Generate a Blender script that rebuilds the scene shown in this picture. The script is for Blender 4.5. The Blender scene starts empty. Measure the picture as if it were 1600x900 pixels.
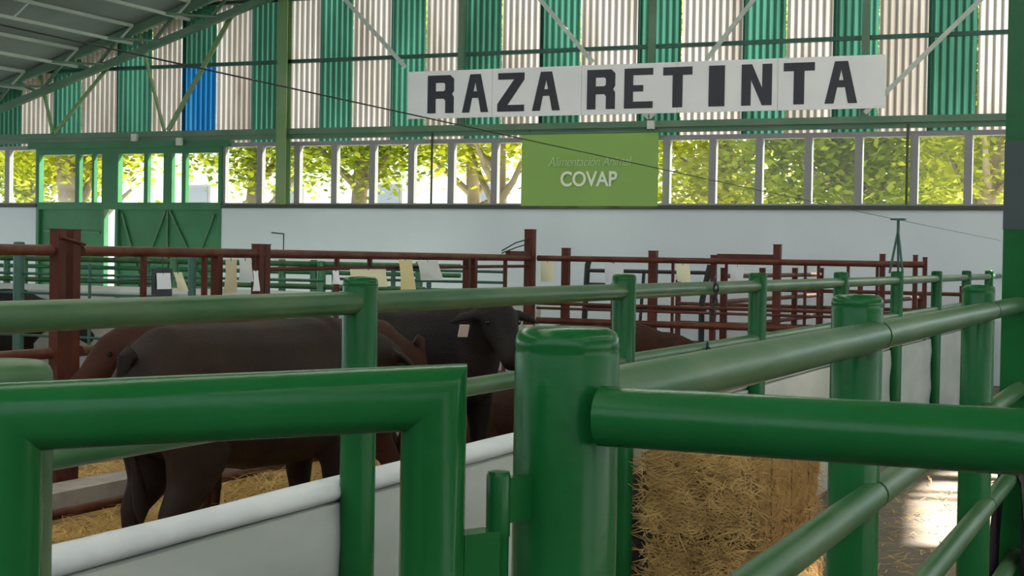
import bpy, bmesh, math, random
from mathutils import Vector, Matrix, noise
random.seed(7)
R = math.radians
PI = math.pi
scene = bpy.context.scene
col = scene.collection

# ------------------------------------------------------------------ camera
EYE = 1.58
yaw, pitch, roll = R(23.6), R(-1.146), R(0.963)
fw = Vector((-math.sin(yaw) * math.cos(pitch), math.cos(yaw) * math.cos(pitch), math.sin(pitch)))
r0 = Vector((math.cos(yaw), math.sin(yaw), 0)); u0 = r0.cross(fw)
rt = r0 * math.cos(roll) + u0 * math.sin(roll)
up = u0 * math.cos(roll) - r0 * math.sin(roll)
cd = bpy.data.cameras.new('camera'); cam = bpy.data.objects.new('camera', cd); col.objects.link(cam)
cd.sensor_width = 36.0; cd.lens = 36.0 * 2400 / 1600; cd.clip_start = 0.05; cd.clip_end = 400
cam.matrix_world = Matrix(((rt.x, up.x, -fw.x, 0), (rt.y, up.y, -fw.y, 0), (rt.z, up.z, -fw.z, EYE), (0, 0, 0, 1)))
scene.camera = cam

# ------------------------------------------------------------------ sky, sun, exposure
SUN = Vector((0.30, 0.60, 0.74)).normalized()
w = bpy.data.worlds.new('sky'); scene.world = w; w.use_nodes = True
nt = w.node_tree; nt.nodes.clear()
o_ = nt.nodes.new('ShaderNodeOutputWorld'); b_ = nt.nodes.new('ShaderNodeBackground'); s_ = nt.nodes.new('ShaderNodeTexSky')
s_.sky_type = 'HOSEK_WILKIE'; s_.turbidity = 5.0; s_.ground_albedo = 0.35; s_.sun_direction = SUN
mx_ = nt.nodes.new('ShaderNodeMix'); mx_.data_type = 'RGBA'
mx_.inputs[0].default_value = 0.55; mx_.inputs[7].default_value = (0.86, 0.93, 1.0, 1)
nt.links.new(s_.outputs[0], mx_.inputs[6]); nt.links.new(mx_.outputs[2], b_.inputs[0]); nt.links.new(b_.outputs[0], o_.inputs[0])
b_.inputs[1].default_value = 1.3
sd = bpy.data.lights.new('sun', 'SUN'); sd.energy = 9.0; sd.angle = R(0.8); sd.color = (1.0, 0.93, 0.80)
so = bpy.data.objects.new('sun', sd); col.objects.link(so)
so.rotation_euler = SUN.to_track_quat('Z', 'Y').to_euler(); so.location = (10, 40, 40)
vs = scene.view_settings
vs.view_transform = 'Standard'; vs.look = 'None'; vs.gamma = 1.0; vs.use_curve_mapping = False
vs.exposure = 1.8

# ------------------------------------------------------------------ materials
def mat(name, c, rough=0.5, metal=0.0, c2=None, nscale=6.0, bump=0.0, bscale=40.0, spec=0.5, stretch=(1, 1, 1), detail=4.0, lo=0.4, hi=0.65):
    m = bpy.data.materials.new(name); m.use_nodes = True
    n = m.node_tree; p = n.nodes['Principled BSDF']
    p.inputs['Base Color'].default_value = (*c, 1); p.inputs['Roughness'].default_value = rough
    p.inputs['Metallic'].default_value = metal; p.inputs['Specular IOR Level'].default_value = spec
    if c2 or bump:
        tc = n.nodes.new('ShaderNodeTexCoord'); mp = n.nodes.new('ShaderNodeMapping'); mp.inputs['Scale'].default_value = stretch
        n.links.new(tc.outputs['Object'], mp.inputs[0])
    if c2:
        t = n.nodes.new('ShaderNodeTexNoise'); t.inputs['Scale'].default_value = nscale; t.inputs['Detail'].default_value = detail
        n.links.new(mp.outputs[0], t.inputs['Vector'])
        rp = n.nodes.new('ShaderNodeValToRGB'); rp.color_ramp.elements[0].position = lo; rp.color_ramp.elements[1].position = hi
        rp.color_ramp.elements[0].color = (*c, 1); rp.color_ramp.elements[1].color = (*c2, 1)
        n.links.new(t.outputs['Fac'], rp.inputs[0]); n.links.new(rp.outputs[0], p.inputs['Base Color'])
    if bump:
        t2 = n.nodes.new('ShaderNodeTexNoise'); t2.inputs['Scale'].default_value = bscale; t2.inputs['Detail'].default_value = 5
        n.links.new(mp.outputs[0], t2.inputs['Vector'])
        bp = n.nodes.new('ShaderNodeBump'); bp.inputs['Strength'].default_value = bump; bp.inputs['Distance'].default_value = 0.02
        n.links.new(t2.outputs['Fac'], bp.inputs['Height']); n.links.new(bp.outputs[0], p.inputs['Normal'])
    return m

def thin(name, dif, trans, fac, c2=None, nscale=1.5, stretch=(1, 1, 0.25)):
    """thin sheet: diffuse mixed with translucent"""
    m = bpy.data.materials.new(name); m.use_nodes = True
    n = m.node_tree; n.nodes.clear()
    o = n.nodes.new('ShaderNodeOutputMaterial'); mx = n.nodes.new('ShaderNodeMixShader')
    d = n.nodes.new('ShaderNodeBsdfDiffuse'); t = n.nodes.new('ShaderNodeBsdfTranslucent')
    d.inputs[0].default_value = (*dif, 1); t.inputs[0].default_value = (*trans, 1); mx.inputs[0].default_value = fac
    if c2:
        tc = n.nodes.new('ShaderNodeTexCoord'); mp = n.nodes.new('ShaderNodeMapping'); mp.inputs['Scale'].default_value = stretch
        ns = n.nodes.new('ShaderNodeTexNoise'); ns.inputs['Scale'].default_value = nscale; ns.inputs['Detail'].default_value = 4
        rp = n.nodes.new('ShaderNodeValToRGB'); rp.color_ramp.elements[0].position = 0.42; rp.color_ramp.elements[1].position = 0.62
        rp.color_ramp.elements[0].color = (*trans, 1); rp.color_ramp.elements[1].color = (*c2, 1)
        n.links.new(tc.outputs['Object'], mp.inputs[0]); n.links.new(mp.outputs[0], ns.inputs['Vector'])
        n.links.new(ns.outputs['Fac'], rp.inputs[0]); n.links.new(rp.outputs[0], t.inputs[0])
    n.links.new(d.outputs[0], mx.inputs[1]); n.links.new(t.outputs[0], mx.inputs[2]); n.links.new(mx.outputs[0], o.inputs[0])
    return m

def glass(name, tint, refl=0.012):
    m = bpy.data.materials.new(name); m.use_nodes = True
    n = m.node_tree; n.nodes.clear()
    o = n.nodes.new('ShaderNodeOutputMaterial'); mx = n.nodes.new('ShaderNodeMixShader')
    t = n.nodes.new('ShaderNodeBsdfTransparent'); g = n.nodes.new('ShaderNodeBsdfGlossy')
    t.inputs[0].default_value = (*tint, 1); g.inputs['Roughness'].default_value = 0.05; mx.inputs[0].default_value = refl
    n.links.new(t.outputs[0], mx.inputs[1]); n.links.new(g.outputs[0], mx.inputs[2]); n.links.new(mx.outputs[0], o.inputs[0])
    return m

M = dict(
    green=mat('glossy_green_paint', (0.007, 0.088, 0.020), 0.22, c2=(0.010, 0.104, 0.027), nscale=5, bump=0.03, bscale=60, spec=0.16),
    green_worn=mat('worn_green_paint', (0.028, 0.100, 0.036), 0.34, c2=(0.075, 0.135, 0.062), nscale=7, stretch=(1, 0.35, 1), bump=0.05, spec=0.2),
    green_mid=mat('green_pen_paint', (0.02, 0.15, 0.05), 0.4, c2=(0.06, 0.17, 0.07), nscale=5),
    green_door=mat('green_door_paint', (0.02, 0.15, 0.055), 0.5, c2=(0.03, 0.19, 0.075), nscale=1.5),
    purlin=mat('pale_grey_green_steel', (0.46, 0.53, 0.48), 0.5, c2=(0.54, 0.60, 0.55), nscale=2),
    green_steel=mat('grey_green_steel_paint', (0.085, 0.18, 0.11), 0.5, c2=(0.12, 0.21, 0.14), nscale=2),
    olive_steel=mat('olive_green_steel_paint', (0.17, 0.29, 0.11), 0.5, c2=(0.21, 0.31, 0.15), nscale=2),
    teal=mat('teal_green_paint', (0.02, 0.085, 0.065), 0.5, c2=(0.03, 0.105, 0.08), nscale=4),
    red=mat('red_oxide_paint', (0.075, 0.018, 0.010), 0.5, c2=(0.105, 0.028, 0.018), nscale=5, bump=0.08, spec=0.2),
    red_rail=mat('worn_red_oxide_paint', (0.085, 0.022, 0.013), 0.45, c2=(0.125, 0.045, 0.03), nscale=6, bump=0.05, spec=0.2),
    black=mat('black_steel', (0.012, 0.013, 0.016), 0.5),
    plaster=mat('white_plaster', (0.60, 0.665, 0.71), 0.85, c2=(0.65, 0.715, 0.76), nscale=0.7, bump=0.05, bscale=12),
    lowwall=mat('white_painted_low_wall', (0.34, 0.375, 0.35), 0.6, c2=(0.46, 0.48, 0.45), nscale=2.2, bump=0.06, bscale=9, stretch=(1, 0.5, 1.4)),
    rim=mat('white_rim', (0.66, 0.68, 0.70), 0.5, c2=(0.55, 0.57, 0.60), nscale=4, bump=0.04, bscale=30),
    kerb=mat('pale_kerb_concrete', (0.36, 0.31, 0.27), 0.9, c2=(0.46, 0.41, 0.36), nscale=5),
    concrete=mat('alley_concrete', (0.13, 0.10, 0.075), 0.85, c2=(0.21, 0.17, 0.13), nscale=1.6, bump=0.15, bscale=10),
    earth=mat('straw_littered_earth', (0.26, 0.15, 0.045), 0.95, c2=(0.40, 0.24, 0.08), nscale=5, bump=0.6, bscale=18),
    straw=mat('golden_straw', (0.60, 0.37, 0.095), 0.7, c2=(0.80, 0.54, 0.19), nscale=3),
    hay=mat('hay', (0.29, 0.165, 0.055), 0.9, c2=(0.46, 0.28, 0.095), nscale=14, bump=1.0, bscale=60, stretch=(1, 1, 2.2)),
    hay_fibre=mat('hay_fibre', (0.40, 0.24, 0.075), 0.8, c2=(0.60, 0.39, 0.14), nscale=9),
    twine=mat('bale_twine', (0.10, 0.07, 0.035), 0.8),
    ceil=mat('grey_roof_sheet', (0.25, 0.29, 0.28), 0.8, c2=(0.30, 0.34, 0.33), nscale=0.8),
    frame=mat('grey_window_frame', (0.25, 0.25, 0.26), 0.5),
    sill=mat('dark_sill', (0.045, 0.055, 0.04), 0.6),
    sign=mat('white_sign_board', (0.82, 0.83, 0.86), 0.5, c2=(0.88, 0.88, 0.90), nscale=1.2),
    ink=mat('dark_letter_paint', (0.022, 0.025, 0.038), 0.5),
    banner=mat('green_banner', (0.25, 0.43, 0.10), 0.55),
    banner_white=mat('banner_white_print', (0.80, 0.86, 0.72), 0.5),
    banner_pale=mat('banner_pale_print', (0.50, 0.66, 0.36), 0.5),
    cable=mat('dark_cable', (0.02, 0.022, 0.02), 0.6),
    cow_dark=mat('dark_brown_coat', (0.015, 0.009, 0.007), 0.65, c2=(0.026, 0.014, 0.010), nscale=3, bump=0.25, bscale=70, spec=0.15),
    cow_black=mat('black_brown_coat', (0.008, 0.006, 0.006), 0.65, c2=(0.015, 0.010, 0.008), nscale=3, bump=0.25, bscale=70, spec=0.15),
    cow_red=mat('red_brown_coat', (0.034, 0.012, 0.007), 0.65, c2=(0.050, 0.018, 0.010), nscale=3, bump=0.25, bscale=70, spec=0.15),
    hoof=mat('hoof_horn', (0.02, 0.016, 0.013), 0.5),
    eye=mat('dark_eye', (0.006, 0.005, 0.005), 0.1),
    tag=mat('cream_tag', (0.62, 0.55, 0.45), 0.5),
    paper=mat('white_paper', (0.80, 0.82, 0.86), 0.7), cream=mat('cream_card', (0.70, 0.66, 0.46), 0.7),
    tan=mat('tan_card', (0.52, 0.46, 0.30), 0.7), yellow=mat('yellow_card', (0.68, 0.58, 0.30), 0.7),
    board=mat('dark_clip_board', (0.03, 0.035, 0.05), 0.6), greypaper=mat('grey_plastic_sleeve', (0.55, 0.57, 0.58), 0.4),
    plum=mat('dark_plum_cloth', (0.028, 0.014, 0.024), 0.9),
    bark=mat('pale_bark', (0.26, 0.19, 0.14), 0.9, c2=(0.38, 0.30, 0.24), nscale=2.5, bump=0.4, bscale=8),
    house=mat('pale_render', (0.78, 0.80, 0.82), 0.8), tile=mat('roof_tile', (0.42, 0.22, 0.13), 0.8),
    yard=mat('pale_yard_gravel', (0.55, 0.52, 0.45), 0.95, c2=(0.42, 0.42, 0.28), nscale=0.4),
    glass=glass('window_glass', (0.93, 0.96, 0.93)),
    grey_glass=glass('dark_house_glass', (0.25, 0.3, 0.35), 0.3),
    bolt=mat('pale_bolt_cap', (0.6, 0.62, 0.58), 0.5),
)
M['sheet_white'] = thin('white_corrugated_sheet', (0.15, 0.145, 0.14), (0.27, 0.265, 0.27), 0.62, c2=(0.17, 0.16, 0.15))
M['sheet_green'] = thin('green_corrugated_sheet', (0.035, 0.085, 0.065), (0.018, 0.062, 0.046), 0.6, c2=(0.035, 0.125, 0.098))
M['sheet_blue'] = thin('blue_corrugated_sheet', (0.01, 0.06, 0.15), (0.008, 0.08, 0.22), 0.6, c2=(0.02, 0.13, 0.27))
M['fill_sheet'] = thin('translucent_fill_sheet', (0.5, 0.5, 0.5), (0.85, 0.87, 0.85), 0.75)
M['leaf'] = thin('yellow_green_leaf', (0.18, 0.21, 0.03), (0.70, 0.71, 0.08), 0.64)
M['leaf_dark'] = thin('green_leaf', (0.14, 0.19, 0.03), (0.52, 0.58, 0.075), 0.62)

# ------------------------------------------------------------------ builders
WLOC = {}
class MB:
    def __init__(s): s.v = []; s.f = []
    def add(s, vs, fs):
        b = len(s.v); s.v += [Vector(v) for v in vs]; s.f += [tuple(b + i for i in f) for f in fs]; return s
    def box(s, x0, x1, y0, y1, z0, z1):
        return s.add([(x0, y0, z0), (x1, y0, z0), (x1, y1, z0), (x0, y1, z0), (x0, y0, z1), (x1, y0, z1), (x1, y1, z1), (x0, y1, z1)],
                     [(0, 3, 2, 1), (4, 5, 6, 7), (0, 1, 5, 4), (1, 2, 6, 5), (2, 3, 7, 6), (3, 0, 4, 7)])
    def bar(s, a, b, w, h):
        """rectangular bar from a to b; w sideways, h in the upright plane"""
        a = Vector(a); b = Vector(b); d = (b - a).normalized()
        ref = Vector((0, 0, 1)) if abs(d.z) < 0.95 else Vector((0, 1, 0))
        sd_ = d.cross(ref).normalized(); u = sd_.cross(d)
        vs_ = [p + sd_ * i * w / 2 + u * j * h / 2 for p in (a, b) for i, j in ((-1, -1), (1, -1), (1, 1), (-1, 1))]
        return s.add(vs_, [(0, 1, 2, 3), (7, 6, 5, 4), (0, 4, 5, 1), (1, 5, 6, 2), (2, 6, 7, 3), (3, 7, 4, 0)])
    def tube(s, pts, r, n=16, cap=True, radii=None):
        """round tube along a polyline, mitred at the corners"""
        P = [Vector(p) for p in pts]; k = len(P)
        D = [(P[i + 1] - P[i]).normalized() for i in range(k - 1)]
        ref = Vector((0, 0, 1)) if abs(D[0].z) < 0.9 else Vector((0, 1, 0))
        e1 = D[0].cross(ref).normalized(); e2 = D[0].cross(e1).normalized()
        rings = []; r_0 = radii[0] if radii else r
        ring = [P[0] + (e1 * math.cos(t) + e2 * math.sin(t)) * r_0 for t in [2 * PI * i / n for i in range(n)]]
        rings.append(ring)
        for i in range(1, k):
            d = D[i - 1]
            if i < k - 1: nb = (D[i - 1] + D[i]).normalized()
            else: nb = d
            new = []
            for q in ring:
                t = (P[i] - q).dot(nb) / max(0.2, d.dot(nb)); new.append(q + d * t)
            if radii:
                m = radii[i] / radii[i - 1]; new = [P[i] + (q - P[i]) * m for q in new]
            ring = new; rings.append(ring)
        vs_ = [q for rg in rings for q in rg]; fs_ = []
        for i in range(k - 1):
            for j in range(n):
                fs_.append((i * n + j, i * n + (j + 1) % n, (i + 1) * n + (j + 1) % n, (i + 1) * n + j))
        if cap:
            fs_.append(tuple(range(n - 1, -1, -1))); fs_.append(tuple((k - 1) * n + j for j in range(n)))
        return s.add(vs_, fs_)
    def lathe(s, prof, c=(0, 0, 0), n=32):
        """prof: list of (radius, z)"""
        vs_ = []; fs_ = []; c = Vector(c)
        for r, z in prof:
            for j in range(n):
                a = 2 * PI * j / n; vs_.append(c + Vector((r * math.cos(a), r * math.sin(a), z)))
        for i in range(len(prof) - 1):
            for j in range(n):
                fs_.append((i * n + j, i * n + (j + 1) % n, (i + 1) * n + (j + 1) % n, (i + 1) * n + j))
        fs_.append(tuple(range(n - 1, -1, -1))); fs_.append(tuple((len(prof) - 1) * n + j for j in range(n)))
        return s.add(vs_, fs_)
    def rings(s, rg):
        """loft closed rings"""
        n = len(rg[0]); vs_ = [q for r in rg for q in r]; fs_ = []
        for i in range(len(rg) - 1):
            for j in range(n):
                fs_.append((i * n + j, i * n + (j + 1) % n, (i + 1) * n + (j + 1) % n, (i + 1) * n + j))
        fs_.append(tuple(range(n - 1, -1, -1))); fs_.append(tuple((len(rg) - 1) * n + j for j in range(n)))
        return s.add(vs_, fs_)
    def mesh(s, name, m, off=Vector((0, 0, 0)), smooth=True):
        me = bpy.data.meshes.new(name); me.from_pydata([v - off for v in s.v], [], s.f)
        me.materials.append(m)
        if smooth and len(me.polygons):
            me.polygons.foreach_set('use_smooth', [True] * len(me.polygons)); me.set_sharp_from_angle(angle=R(38))
        me.update(); return me
    def build(s, name, m, parent=None, origin=None, smooth=True):
        if parent is not None: off = WLOC[parent.name]
        else: off = Vector(origin) if origin is not None else Vector((0, 0, 0))
        o = bpy.data.objects.new(name, s.mesh(name, m, off, smooth)); col.objects.link(o)
        if parent is not None: o.parent = parent
        else: o.location = off
        WLOC[o.name] = off.copy(); return o

def place(name, me, loc, parent, rz=0.0):
    """an object of shared mesh data at a world position under a thing"""
    o = bpy.data.objects.new(name, me); col.objects.link(o); o.parent = parent
    o.location = Vector(loc) - WLOC[parent.name]; o.rotation_euler = (0, 0, rz); WLOC[o.name] = Vector(loc); return o
def empty(name, loc, label=None, cat=None, group=None):
    o = bpy.data.objects.new(name, None); col.objects.link(o); o.location = loc; o.empty_display_size = 0.1
    WLOC[o.name] = Vector(loc)
    if label: tag(o, label, cat, group)
    return o
def tag(o, label=None, cat=None, group=None, kind=None):
    if label: o['label'] = label
    if cat: o['category'] = cat
    if group: o['group'] = group
    if kind: o['kind'] = kind
    return o
def struct(o): o['kind'] = 'structure'; return o

# ------------------------------------------------------------------ the hall
WY = 21.0
def roofz(x): return 4.35 + 0.303 * (x + 18.98) if x < 0 else 10.1 - 0.303 * x
XL, XR, YF = -22.0, 20.0, -9.0

floor = struct(MB().box(-23, 21, -12, 21.05, -0.15, 0).build('floor', M['concrete']))
yard = struct(MB().box(-70, 60, 21.06, 110, -0.2, -0.05).build('outside_ground', M['yard']))
yard2 = struct(MB().box(21.01, 60, -60, 21.05, -0.2, -0.05).build('outside_ground', M['yard']))
yard3 = struct(MB().box(-70, 21, -60, -12.01, -0.2, -0.05).build('outside_ground', M['yard']))

# roof: two slopes, with unseen openings and translucent strips added to let in light
def slope(mb, x0, x1, y0, y1, t=0.06):
    z0, z1 = roofz(x0), roofz(x1)
    mb.add([(x0, y0, z0), (x1, y0, z1), (x1, y1, z1), (x0, y1, z0), (x0, y0, z0 + t), (x1, y0, z1 + t), (x1, y1, z1 + t), (x0, y1, z0 + t)],
           [(0, 3, 2, 1), (4, 5, 6, 7), (0, 1, 5, 4), (1, 2, 6, 5), (2, 3, 7, 6), (3, 0, 4, 7)])
cm = MB(); strips = []
for (a, b) in ((XL - .6, -11.0), (-9.6, -5.4), (-4.0, 0.0), (4.2, 5.4), (6.8, 9.6), (11.0, XR + .6)): slope(cm, a, b, YF, WY + .3)
slope(cm, 0.0, 2.2, YF, WY + .3); slope(cm, 2.85, 4.2, YF, WY + .3)
slope(cm, 2.2, 2.85, YF, 13.75); slope(cm, 2.2, 2.85, 15.15, 16.42)  # gap left here so an unseen sun patch bounces onto the hay
cm.add([(2.2, 16.42, roofz(2.2)), (2.45, 16.42, roofz(2.45)), (2.2, 18.3, roofz(2.2)), (2.2, 16.42, roofz(2.2) + .06), (2.45, 16.42, roofz(2.45) + .06), (2.2, 18.3, roofz(2.2) + .06)], [(0, 2, 1), (3, 4, 5), (0, 1, 4, 3), (1, 2, 5, 4), (2, 0, 3, 5)]); slope(cm, 2.2, 2.85, 19.75, WY + .3)  # wedge added to slant the edge of the sun patch in the alley
for q, e in ((18.22, .1), (18.54, .1), (19.15, .35)): slope(cm, 2.2, 2.85, q, q + e)  # bars added to cut the alley sun patch into strips
for a, b in ((-11.0, -9.6), (-5.4, -4.0), (5.4, 6.8), (9.6, 11.0)):
    slope(cm, a, b, YF, -7.0); slope(cm, a, b, 18.0, WY + .3)
ceiling = struct(cm.build('ceiling', M['ceil'], smooth=False))
for a, b in ((-11.0, -9.6), (-5.4, -4.0), (5.4, 6.8), (9.6, 11.0)):
    m_ = MB(); slope(m_, a, b, -7.0, 18.0, 0.02); m_.build('translucent_fill_strip', M['fill_sheet'], ceiling, smooth=False)  # unseen strips added for soft light from above
# lattice purlins running the length of the hall
def purlin_mesh():
    m_ = MB(); y0, y1 = YF + .2, 20.55
    m_.bar((0, y0, -.05), (0, y1, -.05), .05, .05); m_.bar((0, y0, -.34), (0, y1, -.34), .045, .045)
    n_ = 12; st = (y1 - y0) / n_
    for i in range(n_):
        a = y1 - i * st
        m_.bar((0, a, -.05), (0, a - .35, -.34), .03, .03)
    return m_.mesh('purlin', M['purlin'], smooth=False)
pm = purlin_mesh()
for i in range(38):
    x = -21.4 + 1.115 * i
    if x > 19.5: break
    if 1.9 < x < 2.9: continue
    place('purlin', pm, (x, 0, roofz(x)), ceiling)

# back wall: plaster below, corrugated sheets above, steel girts and posts
wall_back = struct(MB().box(XL, -18.14, WY, WY + .2, 0, 2.3).box(-14.35, XR, WY, WY + .2, 0, 2.3).build('wall_back', M['plaster'], origin=(0, WY, 0), smooth=False))
AMP, PIT = 0.032, 0.098
def sheet(x0, x1, z0, ztop, m, dy=0.0):
    n_ = int(round((x1 - x0) / PIT * 10)); vs_ = []; fs_ = []
    for i in range(n_ + 1):
        x = x0 + (x1 - x0) * i / n_; y = WY + .10 + dy + AMP * math.sin(2 * PI * x / PIT)
        zt = ztop if ztop else roofz(x) - .01
        vs_ += [(x, y, z0), (x, y, zt)]
    for i in range(n_): fs_.append((2 * i, 2 * i + 2, 2 * i + 3, 2 * i + 1))
    return MB().add(vs_, fs_).build('corrugated_sheet', m, wall_back)
edges = [-22.0, -21.35, -20.7, -20.06, -19.41, -18.59, -17.92, -17.27, -16.56, -15.85, -15.21, -14.54, -13.9, -13.24, -12.62, -12.0, -11.35, -10.71,
         -10.08, -9.44, -8.83, -8.19, -7.31, -6.65, -5.76, -5.12, -4.49, -3.85, -3.21, -2.56, -1.9]
cols_ = ['g', 'w', 'g', 'w', 'g', 'w', 'g', 'w', 'g', 'w', 'B', 'w', 'g', 'w', 'g', 'w', 'g', 'w', 'g', 'w', 'g', 'w', 'g', 'w', 'g', 'w', 'g', 'w', 'g', 'w']
k_ = 0
while edges[-1] < XR: edges.append(min(XR, edges[-1] + .66)); cols_.append('g' if k_ % 2 == 0 else 'w'); k_ += 1
for i in range(len(edges) - 1):
    a, b = edges[i] + .004, edges[i + 1] - .004
    if cols_[i] == 'B':
        s1 = sheet(a, b, 3.36, 4.66, M['sheet_blue']); s1['label'] = 'blue translucent corrugated sheet'
        sheet(a, b, 4.62, None, M['sheet_green'])
    elif cols_[i] == 'g': sheet(a, b, 3.36, None, M['sheet_green'])
    else: sheet(a, min(XR, b + .07), 3.36, None, M['sheet_white'], .012)
def wpart(name, m, fn, smooth=False):
    m_ = MB(); fn(m_); return m_.build(name, m, wall_back, smooth=smooth)
wpart('sheet_rail', M['green_steel'], lambda q: (q.box(XL, XR, WY - .10, WY + .06, 3.47, 3.56), q.box(XL, XR, WY - .04, WY + .02, 3.40, 3.47)))
for z in (4.63, 5.62, 6.6, 7.6, 8.6):
    hx = (z - 4.35) / .303 - 18.98
    wpart('sheet_rail', M['teal'], lambda q: q.box(hx, -hx, WY - .03, WY + .05, z - .028, z + .028))
wpart('gable_post', M['olive_steel'], lambda q: (q.box(-13.23, -13.05, WY - .16, WY - .14, 2.36, roofz(-13.14)), q.box(-13.155, -13.125, WY - .14, WY - .03, 2.36, roofz(-13.14)), q.box(-13.23, -13.05, WY - .03, WY - .005, 2.36, roofz(-13.14))))
for x in (-10.04, -7.03, -4.0, -1.0, 2.0, 5.0, 8.0, 11.0, 14.0):
    wpart('gable_stud', M['green_steel'], lambda q: q.box(x - .05, x + .05, WY - .09, WY - .02, 3.56, roofz(x) - .05))
# diagonal braces between the posts
def brace(a, b, m='purlin', wd=.06): wpart('brace', M[m], lambda q: q.bar((a[0], WY - .13, a[1]), (b[0], WY - .13, b[1]), .03, wd))
brace((-10.95, 4.45), (-12.15, 5.66)); brace((-7.9, 4.42), (-8.95, 5.6)); brace((-6.2, 4.40), (-5.25, 5.55))
brace((-3.98, 3.60), (-2.2, 5.35)); brace((-14.0, 5.56), (-15.33, 3.56), 'olive_steel', .08); brace((-15.95, 5.25), (-15.40, 3.56), 'olive_steel', .06)
brace((-17.66, 3.56), (-16.55, 4.65), 'olive_steel', .06); brace((-18.0, 4.6), (-17.70, 3.56), 'olive_steel', .06)
brace((-7.03, 3.6), (-7.45, 4.0)); brace((-7.03, 3.6), (-6.6, 4.0))
# gable truss under the roof
def gz(x, d): return roofz(x) - d
tr = empty('gable_truss', (0, WY - .35, 0)); tr.parent = ceiling; tr.location = (0, WY - .35, 0)
for d, wd in ((.10, .13), (.48, .11)):
    MB().bar((XL, WY - .35, gz(XL, d)), (0, WY - .35, gz(0, d)), .10, wd).build('truss_chord', M['green_steel'], tr, smooth=False)
    MB().bar((0, WY - .35, gz(0, d)), (XR, WY - .35, gz(XR, d)), .10, wd).build('truss_chord', M['green_steel'], tr, smooth=False)
x = XL + .3
while x < XR - 1:
    MB().bar((x, WY - .35, gz(x, .1)), (x + .55, WY - .35, gz(x + .55, .48)), .04, .045).bar((x + .55, WY - .35, gz(x + .55, .48)), (x + 1.1, WY - .35, gz(x + 1.1, .1)), .04, .045).build('truss_web', M['green_steel'], tr, smooth=False)
    x += 1.115
for i in range(8):
    x = -21.4 + 1.115 * i
    MB().bar((x, 19.9, roofz(x) - .34), (x + .55, WY - .32, roofz(x + .55) - .48), .035, .035).build('truss_stay', M['green_steel'], tr, smooth=False)

# windows of the band over the plaster wall
wx = [-22, -20.9, -19.8, -18.82, -18.14, None, -14.35, -13.65, -12.95, -12.27, -11.59, -10.91, -10.23, -9.51, -8.8, -8.15, -7.5, -6.81, -6.13, -5.46, -4.77, -4.08, -3.34, -2.64, -1.95]
while wx[-1] < 19: wx.append(wx[-1] + 1.4)
nw = 0
for a, b in zip(wx[:-1], wx[1:]):
    if a is None or b is None: continue
    nw += 1; t = .052
    fr = MB().box(a, a + t, WY + .02, WY + .12, 2.36, 3.36).box(b - t, b, WY + .02, WY + .12, 2.36, 3.36).box(a + t, b - t, WY + .02, WY + .12, 3.29, 3.36).box(a + t, b - t, WY + .02, WY + .12, 2.36, 2.385)
    f_ = struct(fr.build('window_%d' % nw, M['frame'], origin=((a + b) / 2, WY, 2.36), smooth=False))
    MB().box(a + t, b - t, WY + .065, WY + .071, 2.385, 3.29).build('pane', M['glass'], f_, smooth=False)
wpart('window_sill', M['sill'], lambda q: (q.box(XL, -18.14, WY - .04, WY + .2, 2.3, 2.36), q.box(-14.35, XR, WY - .04, WY + .2, 2.3, 2.36)))
for x in (-10.52, -3.42): wpart('hanging_cable', M['sill'], lambda q: q.tube([(x, WY - .05, 2.37), (x, WY - .05, 3.45)], .018, 8))  # dark cables hanging in front of the window band

# sliding doors with glazed tops
def door(n, x0, x1, mids, braces):
    y0, y1 = WY + .02, WY + .10
    d_ = MB()
    for x in [x0 + .03, x1 - .03]: d_.box(x - .03, x + .03, y0 - .04, y1, 0.02, 3.3)
    d_.box(x0 + .06, x1 - .06, y0 - .04, y1, 3.2, 3.3).box(x0 + .06, x1 - .06, y0 - .04, y1, 2.27, 2.39)
    for x, wd in mids: d_.box(x - wd / 2, x + wd / 2, y0 - .02, y1 - .01, 2.39, 3.2)
    o = struct(d_.build('door_%d' % n, M['green_door'], origin=((x0 + x1) / 2, WY, 0), smooth=False))
    MB().box(x0 + .06, x1 - .06, y0 + .02, y1 - .02, .02, 2.27).build('door_panel', M['green_door'], o, smooth=False)
    xs = [x0 + .06] + [m_[0] for m_ in mids] + [x1 - .06]
    for a, b in zip(xs[:-1], xs[1:]): MB().box(a + .04, b - .04, y0 + .03, y0 + .036, 2.39, 3.2).build('pane', M['glass'], o, smooth=False)
    for a, b in braces: MB().bar((a[0], y0, a[1]), (b[0], y0, b[1]), .03, .035).build('door_brace', M['green_mid'], o, smooth=False)
door(1, -18.14, -16.69, [(-17.28, .09), (-16.95, .05)], [((-18.0, 1.9), (-16.8, 1.88))])
door(2, -16.47, -14.35, [(-15.86, .08), (-15.42, .17), (-15.1, .08)],
     [((-15.42, 2.25), (-15.42, .05)), ((-15.47, 2.25), (-16.3, .3)), ((-15.38, 2.25), (-14.6, .9)), ((-14.5, 2.2), (-15.3, .3)), ((-16.35, 2.2), (-16.0, 1.2))])
wpart('door_header', M['green_door'], lambda q: (q.box(-18.3, -14.2, WY - .06, WY + .14, 3.3, 3.40), q.box(-16.69, -16.47, WY - .02, WY + .12, 2.27, 3.3)))
for x, z in ((-16.0, 3.46), (-7.0, 3.50), (-15.1, 3.38)):
    wpart('bolt_cap', M['bolt'], lambda q: q.box(x - .05, x + .05, WY - .16, WY - .10, z - .06, z + .06))

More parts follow.
